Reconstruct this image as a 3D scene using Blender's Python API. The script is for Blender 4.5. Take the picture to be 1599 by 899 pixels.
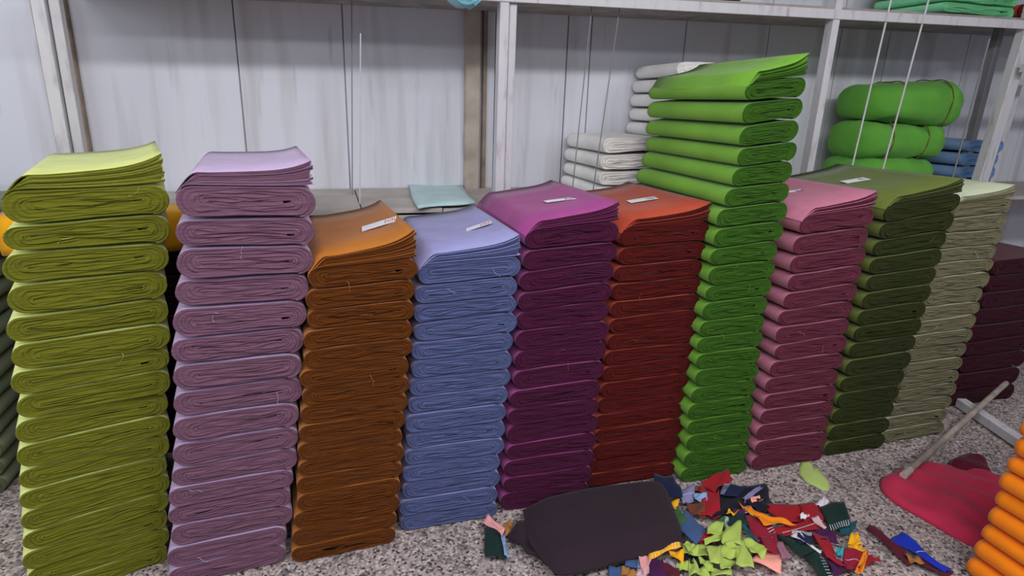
import bpy, bmesh, math, random
from mathutils import Matrix, Vector
import numpy as np

for o in list(bpy.data.objects):
    bpy.data.objects.remove(o)
SC = bpy.context.scene
COL = SC.collection
PI = math.pi

# ------------------------------------------------------------------ camera
FPX, HCAM = 960.0, 1.5
R = np.array([[0.957, -0.289, 0.031], [0.058, 0.295, 0.954], [-0.285, -0.911, 0.299]])
U_, S_, V_ = np.linalg.svd(R)
R = U_ @ V_                      # world -> camera
cam_d = bpy.data.cameras.new('camera')
cam = bpy.data.objects.new('camera', cam_d)
COL.objects.link(cam)
cam_d.sensor_width = 36.0
cam_d.lens = 36.0 * FPX / 1599.0
cam_d.clip_start = 0.05
M4 = Matrix([list(R[:, 0]) + [0], list(R[:, 1]) + [0], list(R[:, 2]) + [HCAM], [0, 0, 0, 1]])
cam.matrix_world = M4
SC.camera = cam


def ray(px, py):
    return R.T @ np.array([px - 799.5, -(py - 449.5), -FPX])


def onz(px, py, z):
    r = ray(px, py); t = (z - HCAM) / r[2]
    return np.array([0, 0, HCAM]) + t * r


def ony(px, py, y):
    r = ray(px, py); t = y / r[1]
    return np.array([0, 0, HCAM]) + t * r


# ------------------------------------------------------------------ light
SC.view_settings.view_transform = 'Standard'
SC.view_settings.look = 'None'
SC.view_settings.gamma = 1.0
SC.view_settings.use_curve_mapping = False
SC.view_settings.exposure = 0.0
world = bpy.data.worlds.new('room_light')
SC.world = world
world.use_nodes = True
bg = world.node_tree.nodes['Background']
bg.inputs[0].default_value = (0.80, 0.86, 1.0, 1)
bg.inputs[1].default_value = 0.25


def tube(name, loc, size_x, size_y, power, col, rx=0.0, rz=0.0):
    d = bpy.data.lights.new(name, 'AREA')
    d.shape = 'RECTANGLE'; d.size = size_x; d.size_y = size_y
    d.energy = power; d.color = col
    o = bpy.data.objects.new(name, d)
    o.location = loc; o.rotation_euler = (rx, 0, rz)
    COL.objects.link(o)


tube('ceiling_tube_light', (0.8, -0.15, 2.95), 5.5, 0.25, 118, (0.97, 0.97, 1.0), rx=0.35)
tube('ceiling_tube_light', (-0.6, -2.3, 2.9), 4.5, 0.3, 62, (0.93, 0.96, 1.0), rx=0.5)
tube('added_side_light', (-3.4, 2.0, 2.3), 2.2, 1.6, 42, (0.86, 0.92, 1.0), rx=math.radians(70), rz=math.radians(-90))  # unseen area light added to brighten the left-facing sides


# ------------------------------------------------------------------ materials
def lin(c):
    out = []
    for v in c[:3]:
        v = v / 255.0
        out.append(v / 12.92 if v <= 0.04045 else ((v + 0.055) / 1.055) ** 2.4)
    return out


def new_mat(name):
    m = bpy.data.materials.new(name)
    m.use_nodes = True
    nt = m.node_tree
    b = nt.nodes['Principled BSDF']
    return m, nt, b


MATS = {}


def cloth(name, rgb, rough=0.92, sheen=0.12, var=0.10, bump=0.25, scale=900.0):
    """woven cloth: fine weave bump and slight blotchy dye variation"""
    if name in MATS:
        return MATS[name]
    m, nt, b = new_mat(name)
    c = lin(rgb)
    n = nt.nodes.new('ShaderNodeTexNoise'); n.inputs['Scale'].default_value = 9.0
    n.inputs['Detail'].default_value = 5.0
    tc = nt.nodes.new('ShaderNodeTexCoord')
    nt.links.new(tc.outputs['Object'], n.inputs['Vector'])
    r = nt.nodes.new('ShaderNodeValToRGB')
    r.color_ramp.elements[0].position = 0.3
    r.color_ramp.elements[1].position = 0.7
    r.color_ramp.elements[0].color = [v * (1 - var) for v in c] + [1]
    r.color_ramp.elements[1].color = [min(1, v * (1 + var)) for v in c] + [1]
    nt.links.new(n.outputs['Fac'], r.inputs['Fac'])
    nt.links.new(r.outputs['Color'], b.inputs['Base Color'])
    b.inputs['Roughness'].default_value = rough
    b.inputs['Specular IOR Level'].default_value = 0.2
    b.inputs['Sheen Weight'].default_value = sheen
    b.inputs['Sheen Roughness'].default_value = 0.5
    n2 = nt.nodes.new('ShaderNodeTexNoise'); n2.inputs['Scale'].default_value = scale
    n2.inputs['Detail'].default_value = 1.0
    nt.links.new(tc.outputs['Object'], n2.inputs['Vector'])
    bp = nt.nodes.new('ShaderNodeBump'); bp.inputs['Strength'].default_value = bump
    bp.inputs['Distance'].default_value = 0.001
    nt.links.new(n2.outputs['Fac'], bp.inputs['Height'])
    nt.links.new(bp.outputs['Normal'], b.inputs['Normal'])
    MATS[name] = m
    return m


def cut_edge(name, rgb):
    """the raw cut ends of many cloth layers: colour darkened for light trapped between them, fine layer lines, fuzz"""
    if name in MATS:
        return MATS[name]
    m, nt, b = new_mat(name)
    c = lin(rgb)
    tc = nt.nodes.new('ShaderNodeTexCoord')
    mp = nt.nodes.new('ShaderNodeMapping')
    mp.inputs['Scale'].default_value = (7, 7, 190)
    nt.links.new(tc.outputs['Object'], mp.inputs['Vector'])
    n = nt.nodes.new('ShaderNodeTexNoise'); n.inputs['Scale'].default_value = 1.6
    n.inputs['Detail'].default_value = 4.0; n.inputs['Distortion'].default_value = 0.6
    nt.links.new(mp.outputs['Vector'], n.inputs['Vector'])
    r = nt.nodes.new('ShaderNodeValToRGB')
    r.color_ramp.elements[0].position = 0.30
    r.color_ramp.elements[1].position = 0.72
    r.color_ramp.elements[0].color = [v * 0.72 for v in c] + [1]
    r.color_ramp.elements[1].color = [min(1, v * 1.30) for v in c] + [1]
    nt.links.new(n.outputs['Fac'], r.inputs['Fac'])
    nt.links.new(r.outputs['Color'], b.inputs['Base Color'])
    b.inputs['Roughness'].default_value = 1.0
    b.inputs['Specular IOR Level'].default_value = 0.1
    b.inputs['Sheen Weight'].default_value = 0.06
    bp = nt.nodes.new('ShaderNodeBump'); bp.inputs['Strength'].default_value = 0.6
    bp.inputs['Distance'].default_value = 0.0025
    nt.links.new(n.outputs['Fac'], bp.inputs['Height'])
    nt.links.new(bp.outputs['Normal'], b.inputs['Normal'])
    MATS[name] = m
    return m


def plain(name, rgb, rough=0.6, metal=0.0, var=0.06, scale=12.0):
    if name in MATS:
        return MATS[name]
    m, nt, b = new_mat(name)
    c = lin(rgb)
    tc = nt.nodes.new('ShaderNodeTexCoord')
    n = nt.nodes.new('ShaderNodeTexNoise'); n.inputs['Scale'].default_value = scale
    n.inputs['Detail'].default_value = 6
    nt.links.new(tc.outputs['Object'], n.inputs['Vector'])
    r = nt.nodes.new('ShaderNodeValToRGB')
    r.color_ramp.elements[0].position = 0.35; r.color_ramp.elements[1].position = 0.65
    r.color_ramp.elements[0].color = [v * (1 - var) for v in c] + [1]
    r.color_ramp.elements[1].color = [min(1, v * (1 + var)) for v in c] + [1]
    nt.links.new(n.outputs['Fac'], r.inputs['Fac'])
    nt.links.new(r.outputs['Color'], b.inputs['Base Color'])
    b.inputs['Roughness'].default_value = rough
    b.inputs['Metallic'].default_value = metal
    MATS[name] = m
    return m


def painted_steel():
    """white paint with rust-brown scuffs"""
    m, nt, b = new_mat('white_painted_steel')
    tc = nt.nodes.new('ShaderNodeTexCoord')
    mp = nt.nodes.new('ShaderNodeMapping'); mp.inputs['Scale'].default_value = (14, 14, 3)
    nt.links.new(tc.outputs['Object'], mp.inputs['Vector'])
    n = nt.nodes.new('ShaderNodeTexNoise'); n.inputs['Scale'].default_value = 2.2
    n.inputs['Detail'].default_value = 8
    nt.links.new(mp.outputs['Vector'], n.inputs['Vector'])
    r = nt.nodes.new('ShaderNodeValToRGB')
    e = r.color_ramp.elements
    e[0].position = 0.26; e[0].color = lin((166, 158, 160)) + [1]
    e[1].position = 0.42; e[1].color = lin((196, 194, 198)) + [1]
    x = e.new(0.8); x.color = lin((204, 202, 206)) + [1]
    nt.links.new(n.outputs['Fac'], r.inputs['Fac'])
    nt.links.new(r.outputs['Color'], b.inputs['Base Color'])
    b.inputs['Roughness'].default_value = 0.5
    return m


def wall_mat():
    """whitewashed board wall: grey drips, brownish stains, thin dark seams between boards"""
    m, nt, b = new_mat('whitewashed_boards')
    L = nt.links
    tc = nt.nodes.new('ShaderNodeTexCoord')
    mp = nt.nodes.new('ShaderNodeMapping'); mp.inputs['Scale'].default_value = (6.5, 1, 0.55)
    L.new(tc.outputs['Object'], mp.inputs['Vector'])
    n = nt.nodes.new('ShaderNodeTexNoise'); n.inputs['Scale'].default_value = 1.3; n.inputs['Detail'].default_value = 3
    L.new(mp.outputs['Vector'], n.inputs['Vector'])
    r = nt.nodes.new('ShaderNodeValToRGB'); e = r.color_ramp.elements
    e[0].position = 0.30; e[0].color = lin((190, 188, 192)) + [1]
    e[1].position = 0.50; e[1].color = lin((212, 213, 222)) + [1]
    L.new(n.outputs['Fac'], r.inputs['Fac'])
    # short dark drips
    mp2 = nt.nodes.new('ShaderNodeMapping'); mp2.inputs['Scale'].default_value = (16, 1, 1.6)
    L.new(tc.outputs['Object'], mp2.inputs['Vector'])
    n2 = nt.nodes.new('ShaderNodeTexNoise'); n2.inputs['Scale'].default_value = 1.7; n2.inputs['Detail'].default_value = 2
    L.new(mp2.outputs['Vector'], n2.inputs['Vector'])
    r2 = nt.nodes.new('ShaderNodeValToRGB'); e = r2.color_ramp.elements
    e[0].position = 0.64; e[0].color = (0, 0, 0, 1)
    e[1].position = 0.80; e[1].color = (1, 1, 1, 1)
    L.new(n2.outputs['Fac'], r2.inputs['Fac'])
    mx = nt.nodes.new('ShaderNodeMix'); mx.data_type = 'RGBA'
    mf = nt.nodes.new('ShaderNodeMath'); mf.operation = 'MULTIPLY'; mf.inputs[1].default_value = 0.3
    L.new(r2.outputs['Color'], mf.inputs[0]); L.new(mf.outputs[0], mx.inputs['Factor'])
    L.new(r.outputs['Color'], mx.inputs['A']); mx.inputs['B'].default_value = lin((128, 120, 124)) + [1]
    L.new(mx.outputs['Result'], b.inputs['Base Color'])
    b.inputs['Roughness'].default_value = 0.8
    n3 = nt.nodes.new('ShaderNodeTexNoise'); n3.inputs['Scale'].default_value = 60
    bp = nt.nodes.new('ShaderNodeBump'); bp.inputs['Strength'].default_value = 0.08
    L.new(n3.outputs['Fac'], bp.inputs['Height']); L.new(bp.outputs['Normal'], b.inputs['Normal'])
    return m


def floor_mat():
    """speckled granite / terrazzo"""
    m, nt, b = new_mat('speckled_granite')
    L = nt.links
    tc = nt.nodes.new('ShaderNodeTexCoord')
    base = None

    def voro(scale, rnd=1.0):
        nz = nt.nodes.new('ShaderNodeTexNoise'); nz.inputs['Scale'].default_value = scale * 0.8
        nz.inputs['Detail'].default_value = 2
        ad = nt.nodes.new('ShaderNodeVectorMath'); ad.operation = 'MULTIPLY_ADD'
        L.new(tc.outputs['Object'], nz.inputs['Vector'])
        L.new(nz.outputs['Color'], ad.inputs[0]); ad.inputs[1].default_value = (0.6 / scale,) * 3
        L.new(tc.outputs['Object'], ad.inputs[2])
        v = nt.nodes.new('ShaderNodeTexVoronoi'); v.inputs['Scale'].default_value = scale
        L.new(ad.outputs[0], v.inputs['Vector'])
        sp = nt.nodes.new('ShaderNodeSeparateColor'); L.new(v.outputs['Color'], sp.inputs[0])
        return sp
    a = voro(125.0)
    r = nt.nodes.new('ShaderNodeValToRGB'); r.color_ramp.interpolation = 'CONSTANT'
    e = r.color_ramp.elements
    cols = [(0.0, (66, 60, 60)), (0.10, (118, 106, 104)), (0.25, (160, 148, 146)), (0.45, (180, 164, 160)),
            (0.66, (158, 144, 142)), (0.82, (198, 188, 184)), (0.94, (140, 118, 114))]
    e[0].position = cols[0][0]; e[0].color = lin(cols[0][1]) + [1]
    e[1].position = cols[1][0]; e[1].color = lin(cols[1][1]) + [1]
    for p, c in cols[2:]:
        x = e.new(p); x.color = lin(c) + [1]
    L.new(a.outputs[0], r.inputs['Fac'])
    c2 = voro(46.0)
    r2 = nt.nodes.new('ShaderNodeValToRGB'); r2.color_ramp.interpolation = 'CONSTANT'
    e = r2.color_ramp.elements
    e[0].position = 0.0; e[0].color = (1, 1, 1, 1)
    e[1].position = 0.12; e[1].color = (0, 0, 0, 1)
    L.new(c2.outputs[1], r2.inputs['Fac'])
    mx = nt.nodes.new('ShaderNodeMix'); mx.data_type = 'RGBA'
    mf = nt.nodes.new('ShaderNodeMath'); mf.operation = 'MULTIPLY'; mf.inputs[1].default_value = 0.55
    L.new(r2.outputs['Color'], mf.inputs[0]); L.new(mf.outputs[0], mx.inputs['Factor'])
    L.new(r.outputs['Color'], mx.inputs['A']); mx.inputs['B'].default_value = lin((84, 76, 78)) + [1]
    L.new(mx.outputs['Result'], b.inputs['Base Color'])
    b.inputs['Roughness'].default_value = 0.55
    return m


WHITE_STEEL = painted_steel()
WALLM = wall_mat()
FLOORM = floor_mat()


# ------------------------------------------------------------------ mesh helpers
def obj(name, verts, faces, mats, parent=None, loc=(0, 0, 0), smooth=True, midx=None):
    me = bpy.data.meshes.new(name)
    me.from_pydata([tuple(map(float, v)) for v in verts], [], [tuple(f) for f in faces])
    if not isinstance(mats, (list, tuple)):
        mats = [mats]
    for m in mats:
        me.materials.append(m)
    if midx is not None:
        me.polygons.foreach_set('material_index', midx)
    if smooth:
        me.polygons.foreach_set('use_smooth', [True] * len(me.polygons))
    me.update()
    o = bpy.data.objects.new(name, me)
    o.location = loc
    COL.objects.link(o)
    if parent:
        o.parent = parent
    return o


def tag(o, label=None, cat=None, group=None, kind=None):
    if label: o['label'] = label
    if cat: o['category'] = cat
    if group: o['group'] = group
    if kind: o['kind'] = kind
    return o


def empty(name, loc):
    o = bpy.data.objects.new(name, None)
    o.location = loc
    o.empty_display_size = 0.05
    COL.objects.link(o)
    return o


def box(name, lo, hi, mat, parent=None, bevel=0.003, origin=None):
    """bevelled box from lo to hi in world/parent coordinates"""
    c = [(a + b) / 2 for a, b in zip(lo, hi)]
    if origin is None:
        origin = (c[0], c[1], lo[2])
    bm = bmesh.new()
    bmesh.ops.create_cube(bm, size=1.0)
    for v in bm.verts:
        v.co = Vector([(hi[i] - lo[i]) * v.co[i] + c[i] - origin[i] for i in range(3)])
    if bevel:
        bmesh.ops.bevel(bm, geom=list(bm.edges), offset=bevel, segments=2, affect='EDGES')
    me = bpy.data.meshes.new(name)
    bm.to_mesh(me); bm.free()
    me.materials.append(mat)
    o = bpy.data.objects.new(name, me)
    o.location = origin
    COL.objects.link(o)
    if parent: o.parent = parent
    return o


def bar(name, p0, p1, sx, sy, mat, parent=None, profile='box'):
    """straight bar between two points; profile box or angle iron (L)"""
    p0 = Vector([float(v) for v in p0]); p1 = Vector([float(v) for v in p1])
    d = (p1 - p0); Ln = d.length; d.normalize()
    if abs(d.z) > 0.7:
        ux = Vector((1, 0, 0)); ux = (ux - d * ux.dot(d)).normalized()
    else:
        ux = d.cross(Vector((0, 0, 1))).normalized()
    uy = d.cross(ux)
    if profile == 'box':
        b_ = 0.002
        pr = [(-sx/2+b_, -sy/2), (sx/2-b_, -sy/2), (sx/2, -sy/2+b_), (sx/2, sy/2-b_), (sx/2-b_, sy/2), (-sx/2+b_, sy/2), (-sx/2, sy/2-b_), (-sx/2, -sy/2+b_)]
    elif profile == 'round':
        pr = [(sx/2*math.cos(2*PI*k/12), sx/2*math.sin(2*PI*k/12)) for k in range(12)]
    else:
        t = 0.004
        pr = [(-sx/2, -sy/2), (sx/2, -sy/2), (sx/2, -sy/2+t), (-sx/2+t, -sy/2+t), (-sx/2+t, sy/2), (-sx/2, sy/2)]
    vs = []; n = len(pr)
    for k in (0, 1):
        for (a, b) in pr:
            vs.append(ux*a + uy*b + d*(Ln*k))
    fs = [(i, (i+1) % n, n+(i+1) % n, n+i) for i in range(n)]
    fs += [tuple(range(n))[::-1], tuple(range(n, 2*n))]
    o = obj(name, vs, fs, mat, parent, p0, smooth=False)
    return o


# ------------------------------------------------------------------ the folded cloth bolt
def wave(rng, amp, nmax=4):
    ks = [(rng.uniform(2, 16), rng.uniform(0, 6.28), rng.uniform(0.3, 1)) for _ in range(nmax)]
    s = sum(k[2] for k in ks)
    return lambda x: amp * sum(c * np.sin(a * x + p) for a, p, c in ks) / s


def bolt_arrays(w, L, bot, top, rng, T=7, P=44, ecc=0.03, fine=True, groove=0.009, sink=0.03, wob=0.0035):
    """flattened roll of cloth. bot/top: functions x->z of the faces it is squeezed between."""
    h = max(0.012, float(top(0.0) - bot(0.0)) / 2)
    a = w / 2 - h
    # perimeter parameter: start right end lower, go over top to left
    ncap = 9
    nst = (P - 2 * ncap) // 2
    par = []
    for k in range(ncap): par.append(('c', 1, -PI/2 + PI * k / ncap))
    for k in range(nst): par.append(('s', 1, 1 - 2.0 * k / nst))
    for k in range(ncap): par.append(('c', -1, PI/2 + PI * k / ncap))
    for k in range(nst): par.append(('s', -1, -1 + 2.0 * k / nst))
    P = len(par)
    # rotate so the outer cloth end lies at the lower right
    N = T * P
    eR, eL = rng.uniform(0.2, 1) * ecc, rng.uniform(0.6, 1.6) * ecc
    cz = rng.uniform(-0.12, 0.12)
    wa = [rng.uniform(8, 40) for _ in range(3)]; wp = [rng.uniform(0, 6.28) for _ in range(6)]
    jit = np.array([rng.uniform(-0.003, 0.003) for _ in range(T + 2)])

    def pt(i, rho):
        kd, sg, q = par[i % P]
        rho = max(0.02, rho)
        inn = 1 - rho
        if kd == 'c':
            ax = a - (eR if sg > 0 else eL) * inn
            x = sg * ax + rho * h * math.cos(q); zn = rho * math.sin(q)
        else:
            ax = (a - eR * inn) if q > 0 else (a - eL * inn)
            x = q * ax; zn = rho * sg
        zn = zn + cz * inn
        # superelliptic ends: a little blunter
        u = max(-w/2, min(w/2, x))
        b, t = float(bot(u)), float(top(u))
        z = b + (t - b) * (zn + 1) / 2
        env = (1 - zn * zn) * min(1.0, (inn * 4))
        turn = i / P
        z += wob * env * (math.sin(wa[0]*x + wp[0] + turn*0.9) + 0.7*math.sin(wa[1]*x + wp[1] - turn*1.7) + 0.55*math.sin(wa[2]*2.2*x + wp[2] + turn*2.3))
        return x, z
    step = 0.95 / T
    V = np.zeros((N, 4, 3))
    prog = [0.0]
    for kd, sg, q in par:
        prog.append(prog[-1] + (1.0 if kd == 'c' else 0.12))
    prog = [q / prog[-1] for q in prog]
    rad_j = [rng.uniform(-0.16, 0.16) for _ in range(2 * T + 4)]
    for i in range(N):
        turn = i // P + prog[i % P]
        h2 = turn * 2; hk = int(h2); hf = h2 - hk
        rj = (rad_j[hk] * (1 - hf) + rad_j[hk+1] * hf) * min(1.0, turn)
        rho = 1 - (turn + rj) * step
        k = min(T, int(turn)); f = turn - k
        j = jit[k] * (1 - f) + jit[k+1] * f + 0.0013 * math.sin(i * 0.9 + wp[3]) + 0.001 * math.sin(i * 0.31 + wp[2]) * (1 if fine else 0)
        gd = groove * (0.55 + 0.45 * math.sin(i * 0.37 + wp[4]) * math.sin(i * 0.11 + wp[5]))
        sc = min(1.0, 0.35 + turn)      # outermost edge flush
        for c, (dr, y) in enumerate(((0.0, 0.0025), (0.28, 0.0), (0.62, 0.0008), (0.82, gd))):
            x, z = pt(i, rho - dr * step)
            V[i, c] = (x, y + j * (sc if c else 0.3), z)
    verts = V.reshape(-1, 3).tolist()
    faces = []; mi = []
    I = lambda i, c: i * 4 + c
    for i in range(N - 1):
        for c in range(3):
            faces.append((I(i, c), I(i, c+1), I(i+1, c+1), I(i+1, c))); mi.append(1)
        if i + P < N - 1:
            faces.append((I(i, 3), I(i+P, 0), I(i+P+1, 0), I(i+1, 3))); mi.append(1)
    faces.append((I(P-1, 0), I(P, 0), I(0, 0))); mi.append(1)
    faces.append(tuple(I(i, 3) for i in range(N-P, N))); mi.append(1)
    # outer skin
    ys = [0.006, 0.02, L*0.3, L*0.62, L-0.02, L]
    prev = [I(i, 0) for i in range(P)]
    ph = rng.uniform(0, 6.28)
    for q, y in enumerate(ys):
        ring = []
        sq = 0.0015 if q > 0 else 0.0005
        for i in range(P):
            x, _, z = V[i, 0]
            zz = z * (1 - sink * y / L)
            if q == 5: x *= 0.985
            # gentle waviness of the long folded sides
            x2 = x + (0.003 * math.sin(ph + y * 9 + (1 if x > 0 else 4)) if abs(x) > a else 0) * (1 if q > 1 else 0)
            ring.append(len(verts)); verts.append((x2, y, zz))
        for i in range(P):
            k = (i + 1) % P
            faces.append((prev[i], prev[k], ring[k], ring[i])); mi.append(1 if q == 0 else 0)
        prev = ring
    faces.append(tuple(prev)); mi.append(1)
    return verts, faces, mi


def flap_arrays(w, L, top, rng, rise=0.03, n=9, h=0.035, gap=0.0031, xs=None, back_rise=0.0):
    """loose top layers: a fan of sheet edges lifting at the right end"""
    verts = []; faces = []; mi = []
    nx, ny = 26, 5
    wv = [wave(rng, 0.0012) for _ in range(n)]
    for j in range(n):
        x0 = -w/2 + 0.010 + h * (0.08 if j == n-1 else 0.35)
        x1 = w/2 - 0.004 - rng.uniform(0, 0.012)
        yo = rng.uniform(-0.003, 0.003)
        base = len(verts)
        th = 0.0013
        for iy in range(ny):
            y = yo + (L - 0.01) * iy / (ny - 1)
            for ix in range(nx):
                s = (ix / (nx - 1)) ** 1.6
                x = x0 + (x1 - x0) * s
                u = max(-w/2, min(w/2, x))
                tz = float(top(u))
                # left end rounding of the roll below
                dl = max(0.0, (-w/2 + 0.009 + h) - x) / h
                tz -= h * (1 - math.sqrt(max(0.0, 1 - min(1, dl) ** 2)))
                on = min(1.0, s / 0.16); on = on * on * (3 - 2 * on)
                q = max(0.0, (s - 0.55) / 0.45)
                q2 = max(0.0, (s - 0.25) / 0.75)
                fy = 1 - 0.2 * iy / (ny - 1)
                full = (0.5 * q ** 3.2 + 0.5 * q2 ** 1.2) * rise * fy
                rr = full * (j + 1) / n
                tk = gap * on * 0.75 + full / n * 0.8 + 0.0008
                z = (tz - 0.0) + 0.0012 + gap * j * on + rr + wv[j](x) * on
                xo = x - 0.0022 * min(1, dl)
                verts.append((xo + 0.0015 * dl, y, z - (tk if j else 0.0006))); verts.append((xo, y, z + 0.0004))
        ii = lambda iy, ix, t: base + (iy * nx + ix) * 2 + t
        for iy in range(ny - 1):
            for ix in range(nx - 1):
                faces.append((ii(iy, ix, 1), ii(iy, ix+1, 1), ii(iy+1, ix+1, 1), ii(iy+1, ix, 1))); mi.append(0)
                faces.append((ii(iy, ix, 0), ii(iy+1, ix, 0), ii(iy+1, ix+1, 0), ii(iy, ix+1, 0))); mi.append(0)
        for ix in range(nx - 1):
            faces.append((ii(0, ix, 0), ii(0, ix+1, 0), ii(0, ix+1, 1), ii(0, ix, 1))); mi.append(1)
            faces.append((ii(ny-1, ix+1, 0), ii(ny-1, ix, 0), ii(ny-1, ix, 1), ii(ny-1, ix+1, 1))); mi.append(1)
        for iy in range(ny - 1):
            faces.append((ii(iy, nx-1, 0), ii(iy+1, nx-1, 0), ii(iy+1, nx-1, 1), ii(iy, nx-1, 1))); mi.append(0)
            faces.append((ii(iy+1, 0, 0), ii(iy, 0, 0), ii(iy, 0, 1), ii(iy+1, 0, 1))); mi.append(0)
    return verts, faces, mi


ORD = ['topmost', 'second', 'third', 'fourth', 'fifth', 'sixth', 'seventh', 'eighth', 'ninth', 'tenth', 'eleventh',
       'twelfth', 'thirteenth', 'fourteenth', 'fifteenth', 'sixteenth', 'seventeenth', 'eighteenth', 'nineteenth',
       'twentieth', 'twenty-first', 'twenty-second', 'twenty-third', 'twenty-fourth', 'twenty-fifth']

PAPER = plain('white_paper', (232, 232, 236), 0.7, var=0.02)
INK_R = plain('red_print', (200, 70, 60), 0.7)
INK_B = plain('dark_print', (70, 70, 110), 0.7)


def make_tag(parent, x, y, zf, ang, red=True, w=0.115, d=0.05):
    """paper strip lying on the top sheet, printed at its right end"""
    def sheet(name, u0, u1, v0, v1, mat, par, lift, nx=8):
        vs = []; fs = []
        ca, sa = math.cos(ang), math.sin(ang)
        for k in range(nx + 1):
            for v in (v0, v1):
                u = u0 + (u1 - u0) * k / nx
                X = x + u * ca - v * sa; Y = y + u * sa + v * ca
                z = zf(X, Y) + lift
                vs.append((X, Y, z)); vs.append((X, Y, z + 0.0006))
        I = lambda k, j, t: (k * 2 + j) * 2 + t
        for k in range(nx):
            fs.append((I(k, 0, 1), I(k+1, 0, 1), I(k+1, 1, 1), I(k, 1, 1)))
            fs.append((I(k, 0, 0), I(k, 1, 0), I(k+1, 1, 0), I(k+1, 0, 0)))
            fs.append((I(k, 0, 0), I(k+1, 0, 0), I(k+1, 0, 1), I(k, 0, 1)))
            fs.append((I(k, 1, 1), I(k+1, 1, 1), I(k+1, 1, 0), I(k, 1, 0)))
        fs.append((I(0, 0, 0), I(0, 0, 1), I(0, 1, 1), I(0, 1, 0)))
        fs.append((I(nx, 0, 0), I(nx, 1, 0), I(nx, 1, 1), I(nx, 0, 1)))
        return obj(name, vs, fs, mat, par, smooth=False)
    cz_ = [(dx_, dy_, zf(x + dx_, y + dy_)) for dx_ in (-w/2, 0, w/2) for dy_ in (-d/2, d/2)]
    A_ = np.array([(1, q[0], q[1]) for q in cz_]); sol = np.linalg.lstsq(A_, np.array([q[2] for q in cz_]), rcond=None)[0]
    over = max(q[2] - (sol[0] + sol[1]*q[0] + sol[2]*q[1]) for q in cz_)
    zf = lambda X, Y: float(sol[0] + sol[1]*(X-x) + sol[2]*(Y-y) + over)
    t = sheet('paper_tag', -w/2, w/2, -d/2, d/2, PAPER, parent, 0.004)
    rng = random.Random(int(x * 1000) + 7)
    ink = INK_R if red else INK_B
    # printed mark: a handful of short strokes and a ring, merged as one print
    vs = []; fs = []
    ca, sa = math.cos(ang), math.sin(ang)

    def stroke(u0, v0, u1, v1, th):
        du, dv = u1-u0, v1-v0; l = math.hypot(du, dv) or 1; nx_, ny_ = -dv/l*th/2, du/l*th/2
        b = len(vs)
        for (u, v) in ((u0+nx_, v0+ny_), (u1+nx_, v1+ny_), (u1-nx_, v1-ny_), (u0-nx_, v0-ny_)):
            X = x + u*ca - v*sa; Y = y + u*sa + v*ca
            vs.append((X, Y, zf(X, Y) + 0.0052))
        fs.append((b, b+3, b+2, b+1))
    u = w*0.16
    while u < w*0.44:
        hh = d*rng.uniform(0.2, 0.36)
        stroke(u, -hh, u+0.003, hh, 0.0022)
        if rng.random() < 0.7: stroke(u, hh*rng.choice((-0.8, 0, 0.8)), u+0.006, hh*rng.uniform(-0.8, 0.8), 0.002)
        u += rng.uniform(0.006, 0.009)
    obj('printed_mark', vs, fs, ink, t, smooth=False)


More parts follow.
